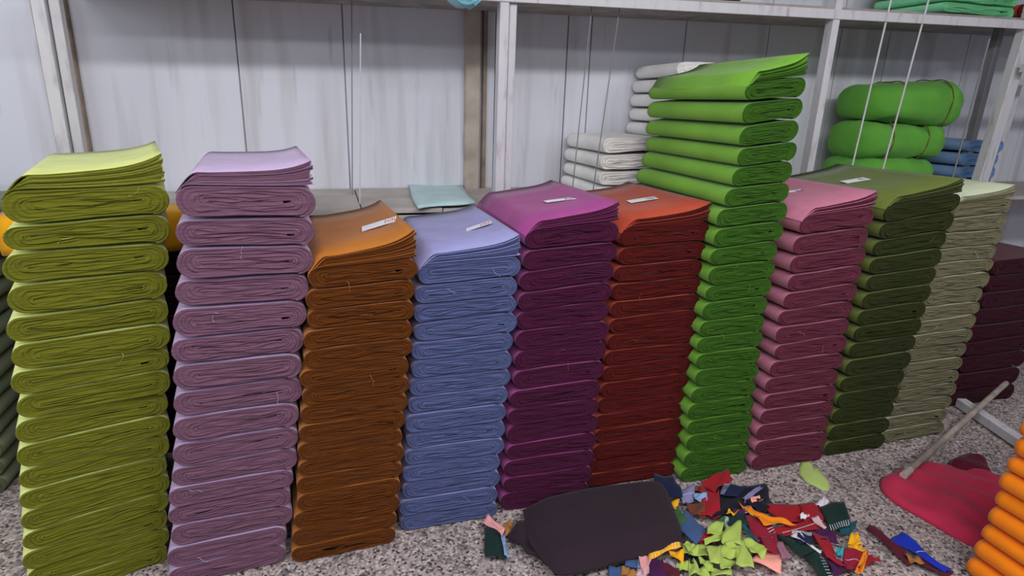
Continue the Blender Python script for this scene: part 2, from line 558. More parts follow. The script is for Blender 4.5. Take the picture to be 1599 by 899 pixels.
def stack(colour, cname, ecname, n, y0, xb, xt, zt, rng_seed, labelfmt, group, L=0.67, z0=0.0, weights=None,
          rise=0.03, tagpos=None, tag_red=True, T=7, P=44, flapn=9, shifts=None, jx=0.006, names='cloth_bolt',
          flap=True, groove=0.0065, ydrift=0.0, cat='cloth bolt', yshift=None, wob=0.0035, rot=None, ecc=0.03):
    """n bolts between floor and top. xb/xt=(left,right) at base/top, zt=(z left, z right) of the top."""
    rng = random.Random(rng_seed)
    W = weights or [1.0] * n
    W = [q * rng.uniform(0.93, 1.07) for q in W]
    tot = sum(W); cum = [0]
    for q in W: cum.append(cum[-1] + q / tot)
    zl, zr = zt
    Hc = (zl + zr) / 2 - z0
    wtop = xt[1] - xt[0]
    tilt = (zr - zl) / wtop
    B = []
    for k in range(n + 1):
        f = cum[k]
        base = z0 + f * Hc
        wv = wave(rng, 0.0 if k == 0 else 0.0045)
        B.append((lambda base, f, wv: (lambda x: base + tilt * f ** 1.3 * x + wv(x)))(base, f, wv))
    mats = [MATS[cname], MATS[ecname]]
    for k in range(n):
        f = (cum[k] + cum[k+1]) / 2
        xl = xb[0] + (xt[0] - xb[0]) * f; xr = xb[1] + (xt[1] - xb[1]) * f
        if shifts:
            s = shifts(f); xl += s[0]; xr += s[1]
        dx = rng.uniform(-jx, jx); w = (xr - xl) + rng.uniform(-jx, jx) * 0.7
        cx = (xl + xr) / 2 + dx
        cy = y0 + ydrift * f + rng.uniform(-0.0025, 0.0025) + (yshift(f) if yshift else 0)
        zref = float(B[k](0.0))
        bot = (lambda b, zr_: (lambda x: b(x) - zr_ + 0.0003))(B[k], zref)
        topf = (lambda b, zr_: (lambda x: b(x) - zr_))(B[k+1], zref)
        th = float(topf(0.0))
        v, fc, mi = bolt_arrays(w, L, bot, topf, rng, T=T, P=P, groove=groove, sink=0.0, wob=wob, ecc=ecc)
        # whole stack sags slightly towards its back
        v = [(a, b, c + (-0.008 * (b / L) * f)) for a, b, c in v]
        from_top = n - 1 - k
        if from_top == n - 1: pos = 'bottom one'
        else: pos = ORD[from_top] + (' of' if from_top == 0 else ' from the top of')
        if from_top == n - 1: lab = labelfmt.format(pos='lowest of')
        else: lab = labelfmt.format(pos=pos)
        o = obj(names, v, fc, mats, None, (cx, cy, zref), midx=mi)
        if rot: o.rotation_euler = (0, 0, rot(f) + rng.uniform(-0.015, 0.015))
        tag(o, lab, cat, group)
        if from_top == 0 and flap:
            fv, ff, fm = flap_arrays(w, L, topf, rng, rise=rise, n=flapn, h=th/2)
            fv = [(a, b, c - 0.008 * (b / L) * f) for a, b, c in fv]
            obj('loose_layers', fv, ff, mats, o, midx=fm)
            if tagpos:
                zs = np.array(fv)

                def zf(X, Y, zs=zs):
                    d = (zs[:, 0]-X)**2 + (zs[:, 1]-Y)**2*0.02
                    ix = np.argsort(d)[:10]
                    return float(zs[ix, 2].max())
                make_tag(o, tagpos[0]*w, tagpos[1]*L, zf, tagpos[2], tag_red)
        # stray threads on some bolts
        if L > 0.5 and rng.random() < 0.22:
            tx = rng.uniform(-w*0.3, w*0.3); tz = th * rng.uniform(0.3, 0.7)
            pts = [Vector((tx, -0.001, tz))]
            ang = rng.uniform(0, 6.28)
            for q in range(5):
                ang += rng.uniform(-0.9, 0.9)
                pts.append(pts[-1] + Vector((math.cos(ang)*0.008, -0.001, math.sin(ang)*0.008)))
            tv = []; tf = []
            r_ = 0.0006
            for p in pts:
                for q in range(4):
                    tv.append((p.x + r_*math.cos(q*PI/2), p.y + r_*math.sin(q*PI/2), p.z + r_*math.cos(q*PI/2)))
            for s in range(len(pts)-1):
                for q in range(4):
                    tf.append((s*4+q, s*4+(q+1) % 4, s*4+4+(q+1) % 4, s*4+4+q))
            obj('loose_thread', tv, tf, MATS[cname], o)
    return B


# ------------------------------------------------------------------ room shell
YW = 3.15     # back wall
tag(obj('floor', [(-4, -3, 0), (6.5, -3, 0), (6.5, YW+0.1, 0), (-4, YW+0.1, 0), (-4, -3, -0.1), (6.5, -3, -0.1), (6.5, YW+0.1, -0.1), (-4, YW+0.1, -0.1)],
        [(0, 1, 2, 3), (7, 6, 5, 4), (0, 4, 5, 1), (1, 5, 6, 2), (2, 6, 7, 3), (3, 7, 4, 0)], FLOORM, smooth=False), kind='structure')


def build_wall():
    """boards side by side with thin open seams"""
    seams = [-4.0, -1.95, -0.98, -0.33, 0.13, 0.86, 1.24, 1.37, 1.92, 2.45, 2.95, 3.31, 3.52, 3.95, 4.35, 4.6, 5.1, 6.5]
    vs = []; fs = []
    g = 0.003
    for a, b in zip(seams[:-1], seams[1:]):
        i = len(vs)
        x0, x1 = a + g, b - g
        for (x, y) in ((x0, YW + 0.02), (x0, YW + 0.002), (x0+0.002, YW), (x1-0.002, YW), (x1, YW+0.002), (x1, YW+0.02)):
            vs.append((x, y, 0)); vs.append((x, y, 3.4))
        for k in range(5):
            fs.append((i+2*k, i+2*k+2, i+2*k+3, i+2*k+1))
    i = len(vs)
    vs += [(-4, YW+0.02, 0), (6.5, YW+0.02, 0), (6.5, YW+0.02, 3.4), (-4, YW+0.02, 3.4), (-4, YW+0.1, 0), (6.5, YW+0.1, 0), (6.5, YW+0.1, 3.4), (-4, YW+0.1, 3.4)]
    fs += [(i, i+1, i+2, i+3), (i+5, i+4, i+7, i+6), (i+3, i+2, i+6, i+7)]
    return tag(obj('wall_back', vs, fs, WALLM, smooth=False), kind='structure')


build_wall()
CEIL = plain('ceiling_white', (205, 205, 208), 0.9)
tag(box('ceiling', (-4, -3, 3.4), (6.5, YW+0.1, 3.5), CEIL, bevel=0), kind='structure')

# wooden battens standing on the wall
BATTEN = plain('beige_weathered_wood', (176, 164, 152), 0.8, var=0.25, scale=7)
BROWNW = plain('brown_bare_wood', (136, 120, 106), 0.8, var=0.3, scale=9)
for n_, x0, x1 in ((1, -1.075, -0.985), (2, -0.975, -0.95), (3, 0.70, 0.775), (4, 0.79, 0.81)):
    tag(box('trim_%d' % n_, (x0, YW-0.035, 1.0), (x1, YW, 3.4), BATTEN if n_ % 2 else BROWNW, bevel=0.004), kind='structure')

# ------------------------------------------------------------------ storage rack
YR = 2.58
rack = empty('storage_rack', (1.6, YR, 0))
tag(rack, 'white painted steel storage rack with wooden ledge standing against the wall', 'rack')


def rp(p):   # world point -> rack local
    return (p[0] - 1.6, p[1] - YR, p[2])


def zshelf(x): return 1.853 + 0.022 * (x - 0.79)


for xx in (-0.865, 0.725, 2.345):
    wd = 0.062
    bar('post', rp((xx, YR, 0.0)), rp((xx+0.012, YR, 3.3)), wd*0.62, 0.05, WHITE_STEEL, rack)
    bar('post', rp((xx+wd*0.62, YR+0.012, 0.0)), rp((xx+wd*0.62+0.016, YR+0.012, 3.3)), wd*0.5, 0.04, WHITE_STEEL, rack) if xx < 2 else None
bar('post', rp((3.48, YR, 0.0)), rp((3.70, YR, 3.3)), 0.07, 0.05, WHITE_STEEL, rack)
# upper shelf: angle-iron edge and board
bar('shelf_edge', rp((-0.9, YR-0.028, zshelf(-0.9)+0.02)), rp((3.56, YR-0.028, zshelf(3.56)+0.02)), 0.004, 0.042, WHITE_STEEL, rack)
BOARD = plain('greyish_board', (150, 142, 138), 0.8, var=0.2, scale=10)
vs = []
for x in (-0.9, 5.2):
    for y in (YR-0.02, YW-0.005):
        for dz in (0.03, 0.052):
            vs.append(rp((x, y, zshelf(x)+dz)))
obj('shelf_board', vs, [(0, 4, 5, 1), (2, 3, 7, 6), (1, 5, 7, 3), (0, 2, 6, 4), (0, 1, 3, 2), (4, 6, 7, 5)], BOARD, rack, smooth=False)
# ledge: boards
LEDGE = plain('dusty_ledge_board', (176, 168, 162), 0.85, var=0.13, scale=6)
for a, b, dz in ((-1.14, -0.38, 0), (-0.376, 0.145, 0.003), (0.15, 0.48, 0.004), (0.484, 1.9, 0.0), (1.904, 3.4, 0.002), (3.404, 5.2, 0)):
    box('ledge_board', rp((a, YR-0.02, 1.012+dz)), rp((b, YW-0.005, 1.032+dz)), LEDGE, rack, bevel=0.002)
bar('ledge_edge', rp((-0.95, YR-0.03, 0.99)), rp((3.5, YR-0.03, 0.99)), 0.005, 0.04, LEDGE, rack)
# thin hanging rods between shelf and ledge
ROD = plain('pale_grey_rod', (196, 194, 196), 0.5)
ROD_D = plain('dull_grey_rod', (126, 124, 130), 0.5)
for (pa, pb, yy, mt, r_) in (((563, 52), (562, 322), 2.72, ROD, 0.006), ((549, 0), (550, 300), 2.95, ROD_D, 0.005),
                         ((940, 0), (893, 290), 2.62, ROD_D, 0.005), ((968, 10), (925, 290), 2.62, ROD_D, 0.005),
                         ((1404, 0), (1328, 262), 2.56, ROD, 0.009), ((1450, 0), (1374, 272), 2.56, ROD, 0.009),
                         ((1545, 60), (1485, 285), 2.60, ROD_D, 0.009)):
    a = ony(*pa, yy); b = ony(*pb, yy)
    top_z = min(a[2], 3.2); x_m = (a[0] + b[0]) / 2
    bar('hanging_rod', rp((b[0], yy, 1.03)), rp((a[0] if abs(a[0]-b[0]) < 0.08 else x_m, yy, top_z)), r_, r_, mt, rack, 'round')

# second rack turning the corner on the far right
rack2 = empty('side_rack', (4.0, 2.4, 0))
tag(rack2, 'white steel side rack at the far right edge behind the orange stack', 'rack')


def rp2(p): return (p[0]-4.0, p[1]-2.4, p[2])


for x0, x1 in ((3.62, 3.66), (3.84, 3.93)):
    bar('post', rp2((x0, 2.75, 0)), rp2((x1, 2.75, 3.2)), 0.04, 0.04, ROD_D if x0 < 3.7 else WHITE_STEEL, rack2)
bar('cross_bar', rp2((3.56, 2.5, 1.72)), rp2((4.6, 2.5, 1.72)), 0.05, 0.04, WHITE_STEEL, rack2)
p = onz(1500, 628, 0.03); q = onz(1600, 712, 0.03)
bar('foot_rail', rp2((p[0], p[1], 0.03)), rp2((q[0]+0.05, q[1]-0.1, 0.03)), 0.05, 0.045, WHITE_STEEL, rack2)

# ------------------------------------------------------------------ the ten stacks of cloth bolts
PALS = {   # surface colour, cut-edge colour (darkened, with the shade between layers put into it)
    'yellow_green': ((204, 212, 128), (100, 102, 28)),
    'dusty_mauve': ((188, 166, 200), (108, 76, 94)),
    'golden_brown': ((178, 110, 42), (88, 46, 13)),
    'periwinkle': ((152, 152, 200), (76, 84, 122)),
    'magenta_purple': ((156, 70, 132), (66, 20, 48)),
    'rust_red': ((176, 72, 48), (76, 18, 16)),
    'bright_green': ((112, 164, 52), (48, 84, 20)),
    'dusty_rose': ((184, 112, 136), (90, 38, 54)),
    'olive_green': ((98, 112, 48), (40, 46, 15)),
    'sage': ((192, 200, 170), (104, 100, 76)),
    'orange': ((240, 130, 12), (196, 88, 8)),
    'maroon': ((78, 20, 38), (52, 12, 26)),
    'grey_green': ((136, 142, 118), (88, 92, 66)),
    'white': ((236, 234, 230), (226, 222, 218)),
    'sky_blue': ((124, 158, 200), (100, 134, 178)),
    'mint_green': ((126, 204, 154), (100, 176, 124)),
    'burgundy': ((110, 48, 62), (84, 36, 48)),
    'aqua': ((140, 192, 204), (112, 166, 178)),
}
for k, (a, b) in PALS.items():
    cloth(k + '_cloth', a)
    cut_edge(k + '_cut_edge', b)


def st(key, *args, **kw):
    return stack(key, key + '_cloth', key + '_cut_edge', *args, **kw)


GR = lambda c: c + ' bolts in one stack on the floor'
st('yellow_green', 17, 1.85, (-0.925, -0.545), (-0.775, -0.395), (1.235, 1.240), 11,
   'yellow-green cloth bolt, {pos} the yellow-green stack', GR('yellow-green'),
   weights=[0.85]*6 + [0.95]*5 + [1.05]*6, rise=0.045, flapn=12, T=6, rot=lambda f: 0.34 - 0.12 * f)
st('dusty_mauve', 16, 1.79, (-0.54, -0.185), (-0.372, -0.008), (1.252, 1.243), 12,
   'dusty mauve cloth bolt, {pos} the mauve stack', GR('mauve'),
   weights=[0.9]*6 + [1.0]*5 + [1.07]*5, rise=0.038, flapn=11, T=6, rot=lambda f: 0.10)
st('golden_brown', 16, 1.80, (-0.178, 0.172), (-0.062, 0.268), (1.008, 1.020), 13,
   'golden brown cloth bolt, {pos} the golden brown stack', GR('golden brown'),
   rise=0.052, flapn=12, tagpos=(0.27, 0.38, -0.12), T=6, rot=lambda f: 0.05)
st('periwinkle', 15, 1.855, (0.18, 0.55), (0.262, 0.612), (0.985, 1.000), 14,
   'periwinkle blue cloth bolt, {pos} the periwinkle stack', GR('periwinkle'),
   rise=0.040, flapn=11, tagpos=(0.23, 0.40, -0.10), T=6)
st('magenta_purple', 15, 1.87, (0.558, 0.932), (0.618, 0.968), (1.075, 1.105), 15,
   'magenta purple cloth bolt, {pos} the magenta stack', GR('magenta'),
   rise=0.037, flapn=10, tagpos=(0.16, 0.40, -0.10), tag_red=False, T=6)
st('rust_red', 16, 1.92, (0.942, 1.345), (0.99, 1.355), (1.065, 1.085), 16,
   'rust red cloth bolt, {pos} the rust red stack', GR('rust red'),
   rise=0.037, flapn=10, tagpos=(0.14, 0.42, -0.10), tag_red=False, T=6)


def gshift(f):
    if f > 0.71: return (0.045 * min(1, (f - 0.71) / 0.06), 0.0)
    return (0.0, -0.015 * math.sin(f * 4.4))


st('bright_green', 22, 1.86, (1.325, 1.65), (1.335, 1.63), (1.560, 1.600), 17,
   'bright green cloth bolt, {pos} the tallest stack', GR('bright green'),
   rise=0.042, flapn=11, shifts=gshift, T=6)
st('dusty_rose', 15, 1.86, (1.66, 2.045), (1.70, 2.055), (1.10, 1.135), 18,
   'dusty rose cloth bolt, {pos} the dusty rose stack', GR('dusty rose'),
   rise=0.035, tagpos=(0.05, 0.42, -0.10), tag_red=False, T=5)
st('olive_green', 15, 1.87, (2.055, 2.40), (2.105, 2.50), (1.135, 1.18), 19,
   'dark olive cloth bolt, {pos} the olive stack', GR('olive'),
   rise=0.032, tagpos=(-0.05, 0.5, -0.10), tag_red=False, T=5)
st('sage', 17, 1.90, (2.41, 2.80), (2.485, 2.84), (1.125, 1.145), 20,
   'pale sage cloth bolt, {pos} the sage stack', GR('sage'),
   rise=0.03, T=5)

# stack at the far left edge and what lies on it
st('grey_green', 15, 2.46, (-1.64, -1.215), (-1.55, -1.14), (1.07, 1.08), 21,
   'grey-green cloth bolt, {pos} the stack at the left edge', GR('grey-green'), T=5, flap=False, L=0.5)
cloth('navy_cloth', (20, 46, 84))
cut_edge('navy_cut_edge', (16, 34, 62))
st('navy', 1, 2.50, (-1.62, -1.22), (-1.62, -1.225), (1.155, 1.165), 22,
   'dark teal folded cloth on top of the grey-green stack', None, z0=1.087, flap=False, L=0.4, names='folded_cloth', cat='folded cloth', T=4, P=34)
# maroon stack behind the right end
st('maroon', 9, 2.10, (3.06, 3.55), (3.12, 3.60), (0.80, 0.82), 23,
   'dark maroon cloth bolt, {pos} the maroon stack behind sage', GR('maroon'), T=5, flap=False, L=0.45)
# orange stack close on the right
st('orange', 15, 0.62, (2.0, 2.50), (2.065, 2.60), (1.0, 0.95), 24,
   'orange cloth bolt, {pos} the orange stack', GR('orange'), T=6, flap=False, L=0.55, jx=0.012)

# ------------------------------------------------------------------ things on ledge and shelves
ZL = 1.033
st('white', 4, 2.64, (1.21, 1.54), (1.24, 1.56), (1.33, 1.34), 31,
   'white folded cloth, {pos} the low white pile on the ledge', 'white cloths in the low pile', z0=ZL+0.002, L=0.46, T=4, P=34, flap=False, names='folded_cloth', cat='folded cloth')
st('white', 9, 2.70, (1.56, 1.89), (1.61, 1.96), (1.68, 1.68), 32,
   'white folded cloth, {pos} the tall white pile behind bright green', 'white cloths in the tall pile', z0=ZL+0.002, L=0.42, T=4, P=34, flap=False, names='folded_cloth', cat='folded cloth')
st('sky_blue', 4, 2.72, (3.55, 3.85), (3.57, 3.88), (1.33, 1.34), 33,
   'sky blue folded cloth, {pos} the pile behind the right rack post', 'sky blue cloths on the ledge', z0=ZL+0.002, L=0.38, T=4, P=34, flap=False, names='folded_cloth', cat='folded cloth')
zs_ = zshelf(3.2) + 0.054
st('mint_green', 4, 2.58, (3.0, 3.50), (3.0, 3.50), (zs_+0.22, zs_+0.22), 34,
   'mint green folded cloth, {pos} the mint pile on the upper shelf', 'mint green cloths on the upper shelf', z0=zs_, L=0.45, T=4, P=34, flap=False, names='folded_cloth', cat='folded cloth')


# ------------------------------------------------------------------ sheets of loose cloth
def sheet(name, corners, mat, z_add=0.004, bend=0.012, n=8, seed=0, th=0.0016, fold=None, taper=1.0):
    """loose piece of cloth: bilinear patch over four world corners, rumpled, with thickness"""
    rng = random.Random(seed)
    c = [np.array(q, float) for q in corners]
    org = sum(c) / 4; org[2] = min(q[2] for q in c)
    f1, f2 = rng.uniform(2, 6), rng.uniform(2, 6); p1, p2 = rng.uniform(0, 6.28), rng.uniform(0, 6.28)
    vs = []; top = []
    ea = [rng.uniform(-0.04, 0.04) for _ in range(8)]
    for j in range(n + 1):
        for i in range(n + 1):
            u, v = i / n, j / n
            uu = min(1, max(0, u + ea[0]*math.sin(v*7+ea[1]*50))); vv = min(1, max(0, v + ea[2]*math.sin(u*6+ea[3]*50)))
            if i in (0, n): uu = u + ea[4]*math.sin(v*PI*2.3)*0.8
            if j in (0, n): vv = v + ea[5]*math.sin(u*PI*2.1)*0.8
            P_ = (c[0]*(1-uu) + c[1]*uu)*(1-vv) + (c[3]*(1-uu) + c[2]*uu)*vv
            z = bend * (0.5 + 0.5*math.sin(f1*u + p1)*math.sin(f2*v + p2)) + bend*0.5*(0.5+0.5*math.sin(f2*(u+v)*1.7 + p2))
            vs.append((P_[0]-org[0], P_[1]-org[1], P_[2]-org[2] + z_add + z))
    N = len(vs)
    vs += [(a, b, d + th) for a, b, d in vs]
    fs = []
    I = lambda i, j: j*(n+1)+i
    for j in range(n):
        for i in range(n):
            fs.append((I(i, j), I(i, j+1), I(i+1, j+1), I(i+1, j)))
            fs.append((N+I(i, j), N+I(i+1, j), N+I(i+1, j+1), N+I(i, j+1)))
    for i in range(n):
        fs.append((I(i, 0), I(i+1, 0), N+I(i+1, 0), N+I(i, 0)))
        fs.append((I(i+1, n), I(i, n), N+I(i, n), N+I(i+1, n)))
        fs.append((I(0, i+1), I(0, i), N+I(0, i), N+I(0, i+1)))
        fs.append((I(n, i), I(n, i+1), N+I(n, i+1), N+I(n, i)))
    o = obj(name, vs, fs, mat, None, tuple(org))
    return o, vs[N:], n


def stitches(o, tv, n, mat, side='bottom', count=9, ln=0.010):
    """row of pale stitch marks near one edge of a scrap"""
    I = lambda i, j: j*(n+1)+i
    T_ = np.array(tv).reshape(n+1, n+1, 3)

    def samp(u, v):
        a = min(n-1e-6, max(0, u*n)); b = min(n-1e-6, max(0, v*n)); i, j = int(a), int(b); fa, fb = a-i, b-j
        return (T_[j, i]*(1-fa)+T_[j, i+1]*fa)*(1-fb)+(T_[j+1, i]*(1-fa)+T_[j+1, i+1]*fa)*fb
    vs = []; fs = []
    for k in range(count):
        s = 0.08 + 0.84*k/(count-1)
        if side == 'bottom': a, b = samp(s, 0.97), samp(s+0.01, 0.74)
        elif side == 'top': a, b = samp(s, 0.03), samp(s+0.01, 0.26)
        elif side == 'left': a, b = samp(0.03, s), samp(0.26, s+0.01)
        elif side == 'line': a, b = samp(s, 0.5), samp(min(1, s+0.1), 0.5)
        else: a, b = samp(0.97, s), samp(0.74, s+0.01)
        d = b - a; l = np.linalg.norm(d) or 1
        nrm = np.array([-d[1], d[0], 0])/l*0.0011
        i0 = len(vs)
        for q in (a+nrm, b+nrm, b-nrm, a-nrm):
            vs.append((q[0], q[1], q[2]+0.0012)); 
        fs.append((i0, i0+3, i0+2, i0+1))
    obj('stitching', vs, fs, mat, o, smooth=False)


STITCH = plain('white_stitching', (215, 222, 235), 0.7)
SCR = {
    'navy': (22, 30, 62), 'near_black': (24, 22, 34), 'dark_green': (20, 44, 40), 'green': (56, 92, 50), 'yellow': (236, 170, 22),
    'slate_blue': (62, 86, 130), 'red': (150, 24, 36), 'crimson': (136, 26, 48), 'orange': (226, 130, 18), 'purple': (66, 22, 70),
    'lime': (164, 186, 88), 'peach': (240, 160, 146), 'mauve': (150, 100, 122), 'teal': (20, 80, 92), 'cyan': (50, 160, 170),
    'white': (214, 208, 214), 'pale_blue': (130, 160, 200), 'lavender': (130, 126, 170), 'brown': (110, 60, 44), 'ochre': (156, 108, 56),
    'maroon': (84, 24, 40), 'royal_blue': (24, 46, 170), 'leaf': (176, 196, 112), 'pale_pink': (226, 160, 160), 'pinkish': (200, 170, 176),
}
for k, c in SCR.items():
    cloth('scrap_' + k, c, sheen=0.06, bump=0.15)


def c1(x, y): return (720 + x/4.208, 700 + y/4.208)
def c2(x, y): return (1020 + x/4.208, 700 + y/4.208)
def c3(x, y): return (1300 + x/2.652, 560 + y/2.652)


def scrap(cv, quad, z, col, label, st_=None, bend=0.015, n=8, cnt=9, group='cloth scraps on the floor', name='cloth_scrap'):
    global SCN
    SCN += 1
    pts = []
    mx_ = sum(q[0] for q in quad)/4; my_ = sum(q[1] for q in quad)/4
    for (x, y) in quad:
        px, py = cv(mx_ + (x-mx_)*1.10, my_ + (y-my_)*1.10)
        p_ = onz(px, py, z + 0.006)
        p_[2] = z
        pts.append(p_)
    o, tv, n_ = sheet(name, pts, MATS['scrap_' + col], 0.001, bend, n, seed=SCN*13+5)
    tag(o, label, 'cloth scrap', group)
    if st_:
        stitches(o, tv, n_, STITCH, st_, cnt)
    return o


